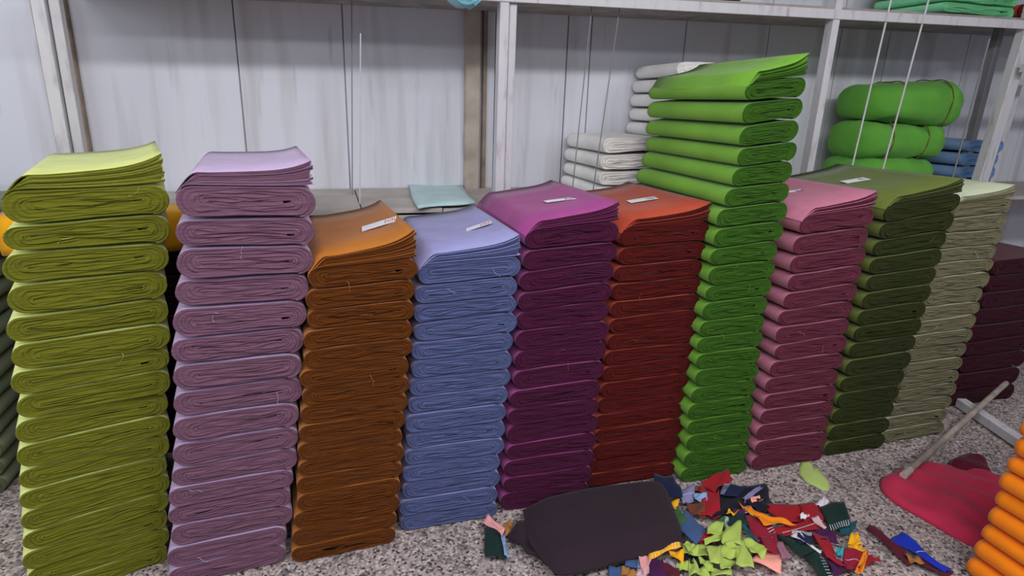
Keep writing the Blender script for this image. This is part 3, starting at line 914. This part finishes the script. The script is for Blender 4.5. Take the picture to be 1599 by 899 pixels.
SCN = 0
S_LIST = [
    # (frame, quad, z, colour, label, stitching)
    (c2, [(10, 195), (130, 190), (185, 320), (15, 345)], 0.030, 'navy', 'navy blue scrap against the rust stack, beside the black bundle', None),
    (c2, [(165, 285), (270, 262), (262, 350), (195, 370)], 0.022, 'lavender', 'lavender patterned scrap between the navy and red scraps', 'line'),
    (c2, [(268, 305), (350, 312), (352, 345), (275, 350)], 0.034, 'pale_blue', 'small shiny pale blue scrap beside the red one', None),
    (c2, [(225, 255), (330, 265), (340, 310), (250, 290)], 0.028, 'brown', 'small brown scrap at the base of the green stack', None),
    (c2, [(215, 370), (330, 375), (340, 450), (255, 450)], 0.022, 'brown', 'brown scrap above the slate blue one', None),
    (c2, [(320, 240), (470, 145), (515, 210), (405, 290)], 0.034, 'red', 'red scrap leaning on the bright green stack', None),
    (c2, [(310, 270), (425, 265), (435, 450), (320, 440)], 0.026, 'red', 'red scrap hanging down below the leaning red one', None),
    (c2, [(430, 260), (720, 252), (770, 380), (400, 460)], 0.020, 'near_black', 'large near-black scrap at the back of the pile', None),
    (c2, [(470, 245), (600, 265), (540, 330), (440, 310)], 0.030, 'navy', 'dark navy folded scrap on the large black one', 'left'),
    (c2, [(590, 330), (700, 255), (716, 275), (606, 352)], 0.036, 'lavender', 'narrow pale lavender strip across the black scraps', None),
    (c2, [(610, 355), (700, 335), (760, 400), (660, 400)], 0.036, 'near_black', 'small black scrap below the lavender strip', None),
    (c2, [(630, 335), (690, 325), (715, 350), (650, 362)], 0.046, 'peach', 'tiny peach scrap on the black scraps', None),
    (c2, [(730, 385), (1000, 378), (1110, 475), (850, 482)], 0.024, 'red', 'wide dark red scrap behind the orange strip', None),
    (c2, [(960, 380), (1090, 378), (1110, 500), (1000, 500)], 0.032, 'red', 'red folded scrap beside the dark green one', None),
    (c2, [(790, 535), (1050, 470), (1130, 525), (880, 585)], 0.030, 'red', 'long red scrap with a pale hem in the middle', 'line'),
    (c2, [(1040, 470), (1080, 460), (1135, 520), (1100, 528)], 0.044, 'pinkish', 'small whitish pink scrap on the long red one', None),
    (c2, [(960, 445), (1005, 438), (1020, 460), (975, 470)], 0.046, 'white', 'tiny white scrap on the red scraps', None),
    (c2, [(610, 470), (765, 470), (815, 640), (690, 640)], 0.030, 'crimson', 'crimson scrap with white stitching, right of the lime pile', 'right'),
    (c2, [(700, 590), (800, 570), (815, 690), (745, 690)], 0.036, 'crimson', 'crimson scrap hanging beside the mauve one', None),
    (c2, [(500, 425), (625, 435), (620, 515), (490, 505)], 0.034, 'dark_green', 'dark green scrap above the lime pile', None),
    (c2, [(400, 475), (490, 462), (490, 512), (395, 520)], 0.036, 'green', 'dull green scrap with white stitching behind the lime pile', 'right'),
    (c2, [(520, 408), (620, 400), (625, 440), (540, 442)], 0.044, 'purple', 'small purple scrap beside the start of the orange strip', 'right'),
    (c2, [(480, 435), (500, 410), (560, 420), (520, 448)], 0.048, 'yellow', 'tiny yellow scrap behind the dark green one', None),
    (c2, [(560, 372), (640, 390), (720, 470), (640, 440)], 0.050, 'orange', 'short orange end of the scrap strip near black scraps', None),
    (c2, [(640, 420), (760, 455), (925, 502), (730, 508)], 0.052, 'orange', 'long pointed orange scrap across the red scraps', None),
    (c2, [(572, 508), (612, 520), (695, 625), (650, 612)], 0.044, 'teal', 'narrow dark teal strip beside the lime pile', None),
    (c2, [(45, 325), (80, 325), (135, 405), (85, 420)], 0.050, 'green', 'narrow dark green scrap beside the black bundle', None),
    (c2, [(90, 440), (165, 400), (215, 480), (145, 520)], 0.042, 'green', 'square dark green scrap on the slate blue one', None),
    (c2, [(105, 350), (170, 350), (150, 405), (130, 400)], 0.046, 'yellow', 'small yellow scrap between two green ones', None),
    (c2, [(160, 530), (215, 425), (350, 540), (275, 640)], 0.034, 'slate_blue', 'slate blue square scrap right of the black bundle', None),
    (c2, [(280, 600), (340, 550), (400, 580), (310, 640)], 0.028, 'red', 'dark red scrap under the slate blue one', None),
    (c2, [(180, 640), (330, 690), (320, 790), (200, 760)], 0.010, 'near_black', 'black scrap under the left of the lime pile', None),
    # lime pile
    (c2, [(365, 512), (460, 498), (440, 572), (355, 568)], 0.050, 'lime', 'lime scrap at the back of the lime pile', None),
    (c2, [(480, 520), (572, 495), (572, 640), (450, 620)], 0.056, 'lime', 'largest lime scrap, standing at the back of its pile', None),
    (c2, [(325, 605), (470, 560), (450, 615), (345, 630)], 0.046, 'lime', 'wide flat lime scrap below the back ones', None),
    (c2, [(195, 650), (330, 632), (360, 715), (255, 705)], 0.040, 'lime', 'lime scrap on the left flank of its pile', None),
    (c2, [(345, 652), (440, 655), (443, 762), (375, 752)], 0.052, 'lime', 'square lime scrap in the middle of its pile', None),
    (c2, [(440, 645), (550, 660), (540, 720), (448, 722)], 0.044, 'lime', 'lime scrap right of the square middle one', None),
    (c2, [(548, 660), (590, 612), (657, 792), (545, 765)], 0.050, 'lime', 'tall pointed lime scrap on the right of its pile', None),
    (c2, [(585, 605), (750, 650), (722, 722), (640, 690)], 0.044, 'lime', 'lime scrap pointing right towards the mauve one', None),
    (c2, [(430, 725), (542, 738), (500, 802), (445, 792)], 0.036, 'lime', 'lime scrap at the front right of its pile', None),
    (c2, [(295, 725), (385, 765), (392, 812), (330, 790)], 0.030, 'lime', 'narrow lime scrap at the front of its pile', None),
    (c2, [(235, 750), (262, 748), (325, 838), (235, 838)], 0.024, 'lime', 'pointed lime scrap near the bottom picture edge', None),
    (c2, [(155, 770), (212, 742), (240, 790), (170, 812)], 0.022, 'lime', 'small lime scrap beside the yellow scraps', None),
    (c2, [(385, 795), (500, 800), (510, 850), (385, 850)], 0.020, 'lime', 'lime scrap cut by the bottom picture edge', None),
    (c2, [(190, 640), (235, 625), (250, 690), (200, 692)], 0.034, 'lime', 'smallest lime scrap, left behind in its pile', None),
    (c2, [(270, 800), (340, 790), (380, 850), (290, 850)], 0.018, 'lime', 'lime scrap lying low between two pointed ones', None),
    (c2, [(250, 640), (300, 650), (290, 700), (240, 690)], 0.044, 'lime', 'tiny lime scrap beside the smallest one', None),
    (c2, [(470, 625), (560, 650), (552, 672), (480, 650)], 0.058, 'lime', 'thin lime strip on top of its pile', None),
    # right side
    (c2, [(650, 745), (740, 672), (832, 702), (832, 822)], 0.022, 'peach', 'peach pink scrap in front of the mauve one', None),
    (c2, [(800, 642), (850, 630), (905, 712), (845, 738)], 0.030, 'mauve', 'mauve scrap between peach and dark green', None),
    (c2, [(800, 565), (920, 580), (1100, 690), (960, 705)], 0.024, 'dark_green', 'blackish green scrap in the middle of the right half', None),
    (c2, [(970, 655), (1095, 695), (1175, 850), (1080, 850)], 0.020, 'dark_green', 'long dark green strip with a white hem', 'right'),
    (c2, [(900, 570), (940, 560), (1100, 680), (1085, 695)], 0.034, 'white', 'thin white cord-like strip over the dark green scraps', None),
    (c2, [(950, 560), (1042, 560), (1030, 645), (950, 622)], 0.036, 'navy', 'navy scrap with white stitching on the white strip', 'top'),
    (c2, [(1030, 540), (1160, 545), (1215, 620), (1070, 615)], 0.030, 'purple', 'purple scrap under the red ones at right', None),
    (c2, [(1040, 562), (1140, 600), (1245, 770), (1130, 720)], 0.038, 'red', 'red strip running down to the red tip', None),
    (c2, [(1120, 690), (1230, 740), (1280, 790), (1190, 850)], 0.022, 'purple', 'deep purple scrap near the bottom edge', 'top'),
    (c2, [(1235, 672), (1400, 705), (1350, 790), (1270, 802)], 0.028, 'crimson', 'crimson scrap with pale hem at the far right', 'line'),
    (c2, [(1385, 700), (1440, 722), (1502, 745), (1388, 778)], 0.018, 'red', 'red pointed tip at the right end of the pile', None),
    (c2, [(1105, 395), (1250, 365), (1290, 510), (1165, 552)], 0.036, 'dark_green', 'dark green square scrap with white stitching at the right', 'bottom'),
    (c2, [(1068, 372), (1110, 325), (1152, 352), (1110, 402)], 0.034, 'white', 'white scrap behind the dark green square', None),
    (c2, [(1225, 545), (1330, 478), (1330, 512), (1285, 582)], 0.026, 'teal', 'teal scrap beside the dark green square', None),
    (c2, [(1280, 630), (1300, 575), (1345, 570), (1368, 650)], 0.030, 'yellow', 'yellow scrap at the right end of the pile', None),
    (c2, [(1280, 645), (1365, 640), (1400, 690), (1340, 698)], 0.026, 'yellow', 'lower yellow scrap folded over the red tip', None),
    (c2, [(1325, 820), (1380, 690), (1412, 695), (1372, 825)], 0.034, 'orange', 'narrow orange scrap crossing the red tip', None),
    (c2, [(1200, 662), (1245, 665), (1242, 722), (1208, 712)], 0.046, 'cyan', 'small cyan scrap on the purple and red ones', None),
    # left of the pile
    (c1, [(1240, 655), (1415, 560), (1435, 655), (1245, 728)], 0.046, 'yellow', 'large yellow scrap in front of the black bundle', 'bottom'),
    (c1, [(1360, 690), (1460, 680), (1455, 760), (1395, 722)], 0.034, 'yellow', 'smaller yellow scrap below the large yellow one', None),
    (c1, [(1155, 695), (1215, 668), (1245, 745), (1205, 845)], 0.036, 'pale_pink', 'pale pink twisted scrap under the black bundle', None),
    (c1, [(1235, 742), (1335, 732), (1345, 850), (1225, 850)], 0.022, 'purple', 'purple scrap right of the pale pink one', None),
    (c1, [(1325, 750), (1425, 770), (1430, 850), (1330, 850)], 0.026, 'maroon', 'maroon scrap with white stitching near the bottom edge', 'top'),
    (c1, [(1085, 740), (1180, 728), (1185, 795), (1080, 782)], 0.022, 'slate_blue', 'blue scrap with white stitching under the black bundle', 'right'),
    (c1, [(975, 788), (1080, 792), (1060, 850), (972, 850)], 0.012, 'slate_blue', 'blue scrap at the bottom edge under the black bundle', None),
    (c1, [(1062, 800), (1120, 795), (1155, 850), (1048, 850)], 0.018, 'ochre', 'ochre scrap between the two blue ones', None),
    (c1, [(1160, 790), (1230, 800), (1230, 850), (1150, 850)], 0.012, 'pinkish', 'greyish pink scrap at the bottom edge', None),
    (c1, [(160, 530), (262, 572), (288, 730), (160, 712)], 0.004, 'dark_green', 'dark green scrap left of the black bundle', None),
    (c1, [(262, 578), (285, 585), (315, 712), (285, 718)], 0.010, 'pale_blue', 'narrow light blue scrap beside the dark green one', 'line'),
    (c1, [(145, 490), (185, 455), (285, 530), (265, 580)], 0.018, 'pale_pink', 'pale pink curled scrap on the dark green one', None),
    (c1, [(280, 500), (322, 490), (358, 545), (290, 582)], 0.012, 'ochre', 'ochre yellow scrap touching the left of the black bundle', None),
    (c1, [(862, 282), (935, 275), (942, 305), (870, 310)], 0.070, 'teal', 'teal scrap between rust stack and black bundle', None),
    (c1, [(945, 262), (990, 258), (1000, 292), (948, 298)], 0.074, 'orange', 'orange scrap between rust stack and black bundle', None),
    # apart
    (c3, [(148, 712), (172, 700), (330, 838), (310, 860)], 0.003, 'maroon', 'maroon strip lying apart on the right floor', None),
    (c3, [(300, 830), (330, 832), (490, 880), (470, 915)], 0.004, 'maroon', 'second maroon strip reaching the bottom edge', None),
    (c3, [(242, 755), (292, 735), (480, 872), (455, 885)], 0.010, 'royal_blue', 'royal blue scrap with white stitching beside the maroon strip', 'line'),
    (c3, [(300, 815), (345, 818), (375, 855), (325, 850)], 0.012, 'ochre', 'small tan scrap under the royal blue one', None),
]
for a in S_LIST:
    scrap(a[0], a[1], a[2] * (0.8 if a[2] > 0.015 else 1), a[3], a[4], a[5])


def poly_sheet(name, outline, z, mat, bulge=0.012, th=0.0016):
    """irregular flat piece from an outline, gently domed"""
    c = np.mean(outline, axis=0)
    vs = [(0, 0, z + bulge)]; fs = []
    rings = 4; n = len(outline)
    for r in range(1, rings + 1):
        t = r / rings
        for p_ in outline:
            q_ = (np.array(p_) - c) * t
            vs.append((q_[0], q_[1], z + bulge * (1 - t ** 2) + 0.003 * math.sin(q_[0]*60)*t))
    for i in range(n):
        k = (i + 1) % n
        fs.append((0, 1+i, 1+k))
        for r in range(1, rings):
            a = 1 + (r-1)*n
            fs.append((a+i, a+n+i, a+n+k, a+k))
    o = obj(name, vs, fs, mat, None, (c[0], c[1], 0))
    md = o.modifiers.new('thickness', 'SOLIDIFY'); md.thickness = th; md.offset = 1
    return o


leaf = []
for x, y in [(955, 110), (975, 78), (1015, 66), (1040, 80), (1045, 115), (1085, 118), (1120, 165), (1160, 215), (1160, 268), (1120, 262), (1070, 240), (1010, 215), (965, 165)]:
    q = onz(*c2(x, y), 0.01); leaf.append((q[0], q[1]))
o = poly_sheet('cloth_scrap', leaf, 0.002, MATS['scrap_leaf'])
tag(o, 'single pale green scrap lying alone in front of the rose stack', 'cloth scrap', 'cloth scraps on the floor')


# ------------------------------------------------------------------ dark folded bundle
def bundle():
    m = cloth('aubergine_black_cloth', (44, 32, 40), sheen=0.05, var=0.06)
    P_ = [onz(803, 793, 0.05), onz(1036, 748, 0.05), onz(1074, 848, 0.05), onz(858, 905, 0.05)]
    c = sum(P_) / 4
    P_ = [np.array([q[0]-c[0], q[1]-c[1]]) for q in P_]
    n = 40; H = 0.10
    vs = []; fs = []
    rng = random.Random(5)
    levels = 12
    # superellipse cross-sections stacked: closed rounded slab with soft folds
    def pos(u, v):
        return (P_[0]*(1-u)+P_[1]*u)*(1-v) + (P_[3]*(1-u)+P_[2]*u)*v
    for s in (0, 1):
        for j in range(n+1):
            for i in range(n+1):
                u, v = i/n, j/n
                a_, b_ = 2*u-1, 2*v-1
                q = pos(0.5+0.5*a_*math.sqrt(1-0.16*b_*b_)+0.008*math.sin(v*9), 0.5+0.5*b_*math.sqrt(1-0.16*a_*a_)+0.012*math.sin(u*8+1))
                du = min(u, 1-u)*2; dv = min(v, 1-v)*2
                # left and front edges are round folds, right is squarer
                eu = min(1, (u if u < 0.5 else (1-u)*1.8)/0.26); ev = min(1, (v*1.3 if v < .5 else (1-v))/0.24)
                e = (1-(1-eu)**2)**0.5 * (1-(1-ev)**2)**0.5
                wr = 0.007*math.sin(u*5+v*3) + 0.004*math.sin(u*9-v*7+1)*e + 0.006*math.exp(-((u-0.12-0.25*v)**2)/0.002)*e
                if s: z = H*0.5 + H*0.5*e + wr*e
                else: z = max(0.001, H*0.5 - H*0.5*e)
                # drag outwards at mid height
                vs.append((q[0], q[1], z))
    N = (n+1)**2
    I = lambda i, j, s: s*N + j*(n+1)+i
    for j in range(n):
        for i in range(n):
            fs.append((I(i, j, 1), I(i, j+1, 1), I(i+1, j+1, 1), I(i+1, j, 1)))
            fs.append((I(i, j, 0), I(i+1, j, 0), I(i+1, j+1, 0), I(i, j+1, 0)))
    for i in range(n):
        fs += [(I(i, 0, 0), I(i, 0, 1), I(i+1, 0, 1), I(i+1, 0, 0)), (I(i, n, 0), I(i+1, n, 0), I(i+1, n, 1), I(i, n, 1)),
               (I(0, i, 0), I(0, i+1, 0), I(0, i+1, 1), I(0, i, 1)), (I(n, i, 0), I(n, i, 1), I(n, i+1, 1), I(n, i+1, 0))]
    o = obj('folded_cloth', vs, fs, m, None, (c[0], c[1], 0))
    tag(o, 'large black-purple folded cloth bundle lying on the floor before the stacks', 'folded cloth')
    # tucked end sticking out at the lower left
    k = [onz(*c1(*q), 0.01) for q in ((305, 595), (420, 520), (590, 770), (430, 735))]
    t_, _, _ = sheet('tucked_end', [(a[0]-c[0], a[1]-c[1], 0.004) for a in k], m, 0.002, 0.035, 12, 3, th=0.012)
    t_.parent = o


bundle()


# ------------------------------------------------------------------ crimson cloth and stick
def crumple(name, outline_px, height, mat, label, cat, seed=3, zref=0.03):
    rng = random.Random(seed)
    pts = []
    for q in outline_px:
        a = onz(q[0], q[1], 0.012); pts.append(np.array([a[0], a[1]]))
    c = sum(pts)/len(pts)
    n = 72
    # resample outline
    seg = [np.linalg.norm(pts[(i+1) % len(pts)]-pts[i]) for i in range(len(pts))]
    tot = sum(seg)
    out = []
    for k in range(n):
        d = tot*k/n; i = 0
        while d > seg[i]: d -= seg[i]; i += 1
        out.append(pts[i] + (pts[(i+1) % len(pts)]-pts[i])*d/seg[i] - c)
    for _ in range(3):
        out = [(out[i-1]+2*out[i]+out[(i+1) % n])/4 for i in range(n)]
    rings = 16
    vs = [(0, 0, height)]; fs = []
    w1 = [(rng.uniform(12, 34), rng.uniform(0, 6.28), rng.uniform(-PI, PI)) for _ in range(6)]
    for r in range(1, rings+1):
        t = r/rings
        for i in range(n):
            q = out[i]*t
            e = (1-t**3.2)
            z = height*e
            z += sum(0.013*(1-abs(math.sin(0.5*(a*(q[0]*math.cos(th)+q[1]*math.sin(th))*1.0+p_)*2))) for a, p_, th in w1[:3])*min(1, e*2)
            z += 0.003*math.sin(w1[4][0]*q[0]*2+w1[4][1])*min(1, e*2)
            vs.append((q[0], q[1], max(0.002, z)))
    for i in range(n):
        k = (i+1) % n
        fs.append((0, 1+i, 1+k))
        for r in range(1, rings):
            a = 1+(r-1)*n
            fs.append((a+i, a+n+i, a+n+k, a+k))
    fs.append(tuple(range(1+(rings-1)*n, 1+rings*n))[::-1])
    o = obj(name, vs, fs, mat, None, (c[0], c[1], 0))
    return tag(o, label, cat)


cloth('crimson_pink_cloth', (196, 50, 82), sheen=0.1)
crumple('crumpled_cloth', [(1372, 745), (1385, 738), (1430, 722), (1470, 722), (1520, 728), (1570, 740), (1600, 770), (1590, 840), (1545, 860), (1500, 842), (1450, 812), (1400, 785), (1375, 765)],
        0.035, MATS['crimson_pink_cloth'], 'crimson pink crumpled cloth on the floor under the wooden stick', 'cloth')
cloth('dark_wine_cloth', (92, 22, 44))
crumple('crumpled_cloth', [(1482, 716), (1505, 711), (1540, 718), (1550, 735), (1520, 745), (1480, 738)], 0.03, MATS['dark_wine_cloth'],
        'small dark wine cloth behind the crimson pink one', 'cloth', 8)
STICKM = plain('weathered_stick', (150, 138, 128), 0.8, var=0.2, scale=15)
a = onz(1411, 742, 0.05); b = ony(1571, 598, 2.02)
stk = empty('wooden_stick', tuple(float(v) for v in a))
tag(stk, 'weathered wooden stick leaning from the crimson cloth towards the rack', 'stick')
d = Vector([float(v) for v in (b-a)])
s_ = bar('shaft', (0, 0, 0), d, 0.027, 0.027, STICKM, stk, 'round')
s2 = bar('end_sleeve', -d.normalized()*0.002, d.normalized()*0.06, 0.031, 0.031, plain('pale_wood_end', (186, 176, 168), 0.7), stk, 'round')


# ------------------------------------------------------------------ green tied bundles on the ledge
def tied_bundle(cx, cy, z0, w, dpt, h, mat, label, seed, cordmat, cords):
    rng = random.Random(seed)
    nu, nv = 48, 28
    vs = []; fs = []
    for j in range(nv+1):
        ph = -PI/2 + PI*j/nv
        for i in range(nu):
            th = 2*PI*i/nu
            ce = lambda t, e: math.copysign(abs(math.cos(t))**e, math.cos(t))
            se = lambda t, e: math.copysign(abs(math.sin(t))**e, math.sin(t))
            x = w/2*ce(ph, 0.35)*ce(th, 0.42); y = dpt/2*ce(ph, 0.6)*se(th, 0.6); z = h/2*se(ph, 0.72)
            pinch = 1.0
            for cx_ in cords:
                pinch -= 0.10*math.exp(-((x-cx_*w)**2)/0.0006)
            z *= pinch*(1+0.06*math.sin(x*22+seed)); y *= pinch
            z += 0.004*math.sin(x*50+y*30+seed)*math.cos(ph) + 0.003*math.sin(y*70+x*11)
            z *= 1 + 0.10*math.sin(x*9+seed*2) - 0.10*max(0, -x/w)
            fo = abs(math.sin(x*31 + y*14 + seed*1.7 + 2*math.sin(z*18)))
            y -= 0.010*(1-fo)*abs(math.cos(ph)); z += 0.006*(1-fo)*math.sin(ph)
            vs.append((x, y, z+h/2))
    for j in range(nv):
        for i in range(nu):
            k = (i+1) % nu
            fs.append((j*nu+i, j*nu+k, (j+1)*nu+k, (j+1)*nu+i))
    o = obj('cloth_bundle', vs, fs, mat, None, (cx, cy, z0))
    tag(o, label, 'cloth bundle', 'bright green tied bundles')
    for cx_ in cords:
        tv = []; tf = []
        m_ = 40
        near = [(q[1], q[2]-h/2) for q in vs if abs(q[0]-cx_*w) < 0.018]
        rad = [0]*m_
        for (yy, zz) in near:
            a0 = math.atan2(zz, yy) % (2*PI)
            for dk in (-1, 0, 1):
                kk = (int(a0/(2*PI)*m_) + dk) % m_
                rad[kk] = max(rad[kk], math.hypot(yy, zz))
        for k in range(m_):
            if rad[k] == 0: rad[k] = rad[k-1]
        rad = [(rad[k-1]+rad[k]+rad[(k+1) % m_])/3 for k in range(m_)]
        for k in range(m_):
            t = 2*PI*(k+0.5)/m_
            for q in range(5):
                aa = 2*PI*q/5
                rr = rad[k] + 0.001 + 0.0035*math.sin(aa)
                tv.append((cx_*w+0.0035*math.cos(aa)+0.012*math.sin(t), rr*math.cos(t), h/2+rr*math.sin(t)))
        for k in range(m_):
            for q in range(5):
                tf.append((k*5+q, ((k+1) % m_)*5+q, ((k+1) % m_)*5+(q+1) % 5, k*5+(q+1) % 5))
        obj('tie_cord', tv, tf, cordmat, o)
    return o


GB = cloth('vivid_green_cloth', (92, 158, 58), sheen=0.1)
CORD = plain('brown_cord', (104, 92, 34), 0.8)
tied_bundle(3.10, 2.86, 1.036, 0.60, 0.36, 0.20, GB, 'bright green tied cloth bundle, lowest of three on the ledge', 1, CORD, (0.12,))
tied_bundle(3.12, 2.86, 1.216, 0.62, 0.36, 0.21, GB, 'bright green tied cloth bundle, middle one of three on the ledge', 2, CORD, (-0.2, 0.2))
tied_bundle(3.16, 2.86, 1.408, 0.66, 0.38, 0.23, GB, 'bright green tied cloth bundle, topmost of three on the ledge', 3, CORD, (-0.15, 0.28))

# mint cloth lying on the ledge, pale sheet behind olive, orange cloth over the ledge
cloth('pale_mint_cloth', (176, 204, 206))
pts = [onz(634, 283, 1.045), onz(712, 279, 1.045), onz(742, 318, 1.045), onz(652, 325, 1.045)]
o, _, _ = sheet('cloth_sheet', [(q[0], q[1], 1.038) for q in pts], MATS['pale_mint_cloth'], 0.001, 0.006, 8, 4, th=0.006)
tag(o, 'pale mint cloth spread flat on the dusty ledge', 'cloth')

zq = zshelf(1.5) + 0.054
for k_, (xa, xb_) in enumerate(((1.33, 1.575), (1.58, 1.83))):
    st('burgundy', 2, 2.56, (xa, xb_), (xa, xb_), (zq+0.11, zq+0.11), 40+k_,
       'burgundy folded cloth, {pos} the ' + ('left' if k_ == 0 else 'right') + ' burgundy pair up on the shelf', 'burgundy cloths on the upper shelf', z0=zq, L=0.4, T=4, P=34, flap=False, names='folded_cloth', cat='folded cloth')

# orange cloth hanging over the ledge edge, unseen maroon bolts added to darken the gap below
def drape(name, x0, x1, prof, mat, th=0.006, n=24, seed=1):
    rng = random.Random(seed); vs = []; fs = []
    m = len(prof)
    for i in range(n+1):
        x = x0 + (x1-x0)*i/n
        for k, (y, z) in enumerate(prof):
            hang = max(0, 1.03 - z)
            dy = 0.12*hang*math.sin(i*0.9+seed)
            vs.append((x, y+dy, z)); vs.append((x, y+dy-(th if k >= m//2 else 0), z+(th if k < m//2 else 0)))
    I = lambda i, k, t: (i*m+k)*2+t
    for i in range(n):
        for k in range(m-1):
            fs.append((I(i, k, 1), I(i+1, k, 1), I(i+1, k+1, 1), I(i, k+1, 1)))
            fs.append((I(i, k, 0), I(i, k+1, 0), I(i+1, k+1, 0), I(i+1, k, 0)))
        fs.append((I(i, 0, 0), I(i+1, 0, 0), I(i+1, 0, 1), I(i, 0, 1)))
        fs.append((I(i, m-1, 1), I(i+1, m-1, 1), I(i+1, m-1, 0), I(i, m-1, 0)))
    for k in range(m-1):
        fs.append((I(0, k, 0), I(0, k, 1), I(0, k+1, 1), I(0, k+1, 0)))
        fs.append((I(n, k, 1), I(n, k, 0), I(n, k+1, 0), I(n, k+1, 1)))
    return obj(name, vs, fs, mat)


cloth('amber_cloth', (246, 172, 24))
o = drape('draped_cloth', -1.10, -0.42, [(2.75, 1.036), (2.66, 1.036), (2.58, 1.036), (2.545, 1.034), (2.53, 1.02), (2.525, 0.98), (2.525, 0.93), (2.53, 0.90)], MATS['amber_cloth'])
tag(o, 'amber yellow cloth hanging over the ledge, glimpsed between the first two stacks', 'cloth')
st('maroon', 11, 2.60, (-1.0, -0.45), (-1.0, -0.45), (0.86, 0.86), 51,
   'dark maroon cloth bolt, {pos} the pile under the ledge behind mauve', 'maroon bolts under the ledge', T=4, P=34, flap=False, L=0.4)
# aqua roll sagging at the shelf edge near the top of the picture
pa = ony(688, 3, 2.44); pb = ony(770, 3, 2.44); pz = ony(728, 13, 2.44)
wq = float(pb[0]-pa[0]) + 0.03; rg = random.Random(9)
v, f_, mi = bolt_arrays(wq, 0.11, lambda x: 0.11*(2*x/wq)**2, lambda x: 0.17-0.03*(2*x/wq)**2, rg, T=6, P=44)
o = obj('cloth_roll', v, f_, [MATS['aqua_cloth'], MATS['aqua_cut_edge']], None, (float(pa[0]+pb[0])/2, 2.435, float(pz[2])), midx=mi)
tag(o, 'pale aqua cloth roll sagging over the upper shelf edge beside the middle post', 'cloth roll')
# coral cloth at the right end of the upper shelf
st('rust_red', 1, 2.60, (3.53, 3.63), (3.53, 3.63), (zshelf(3.6)+0.13, zshelf(3.6)+0.13), 52,
   'small coral folded cloth at the right end of the upper shelf', None, z0=zshelf(3.6)+0.054, T=4, P=34, flap=False, L=0.3, names='folded_cloth', cat='folded cloth')
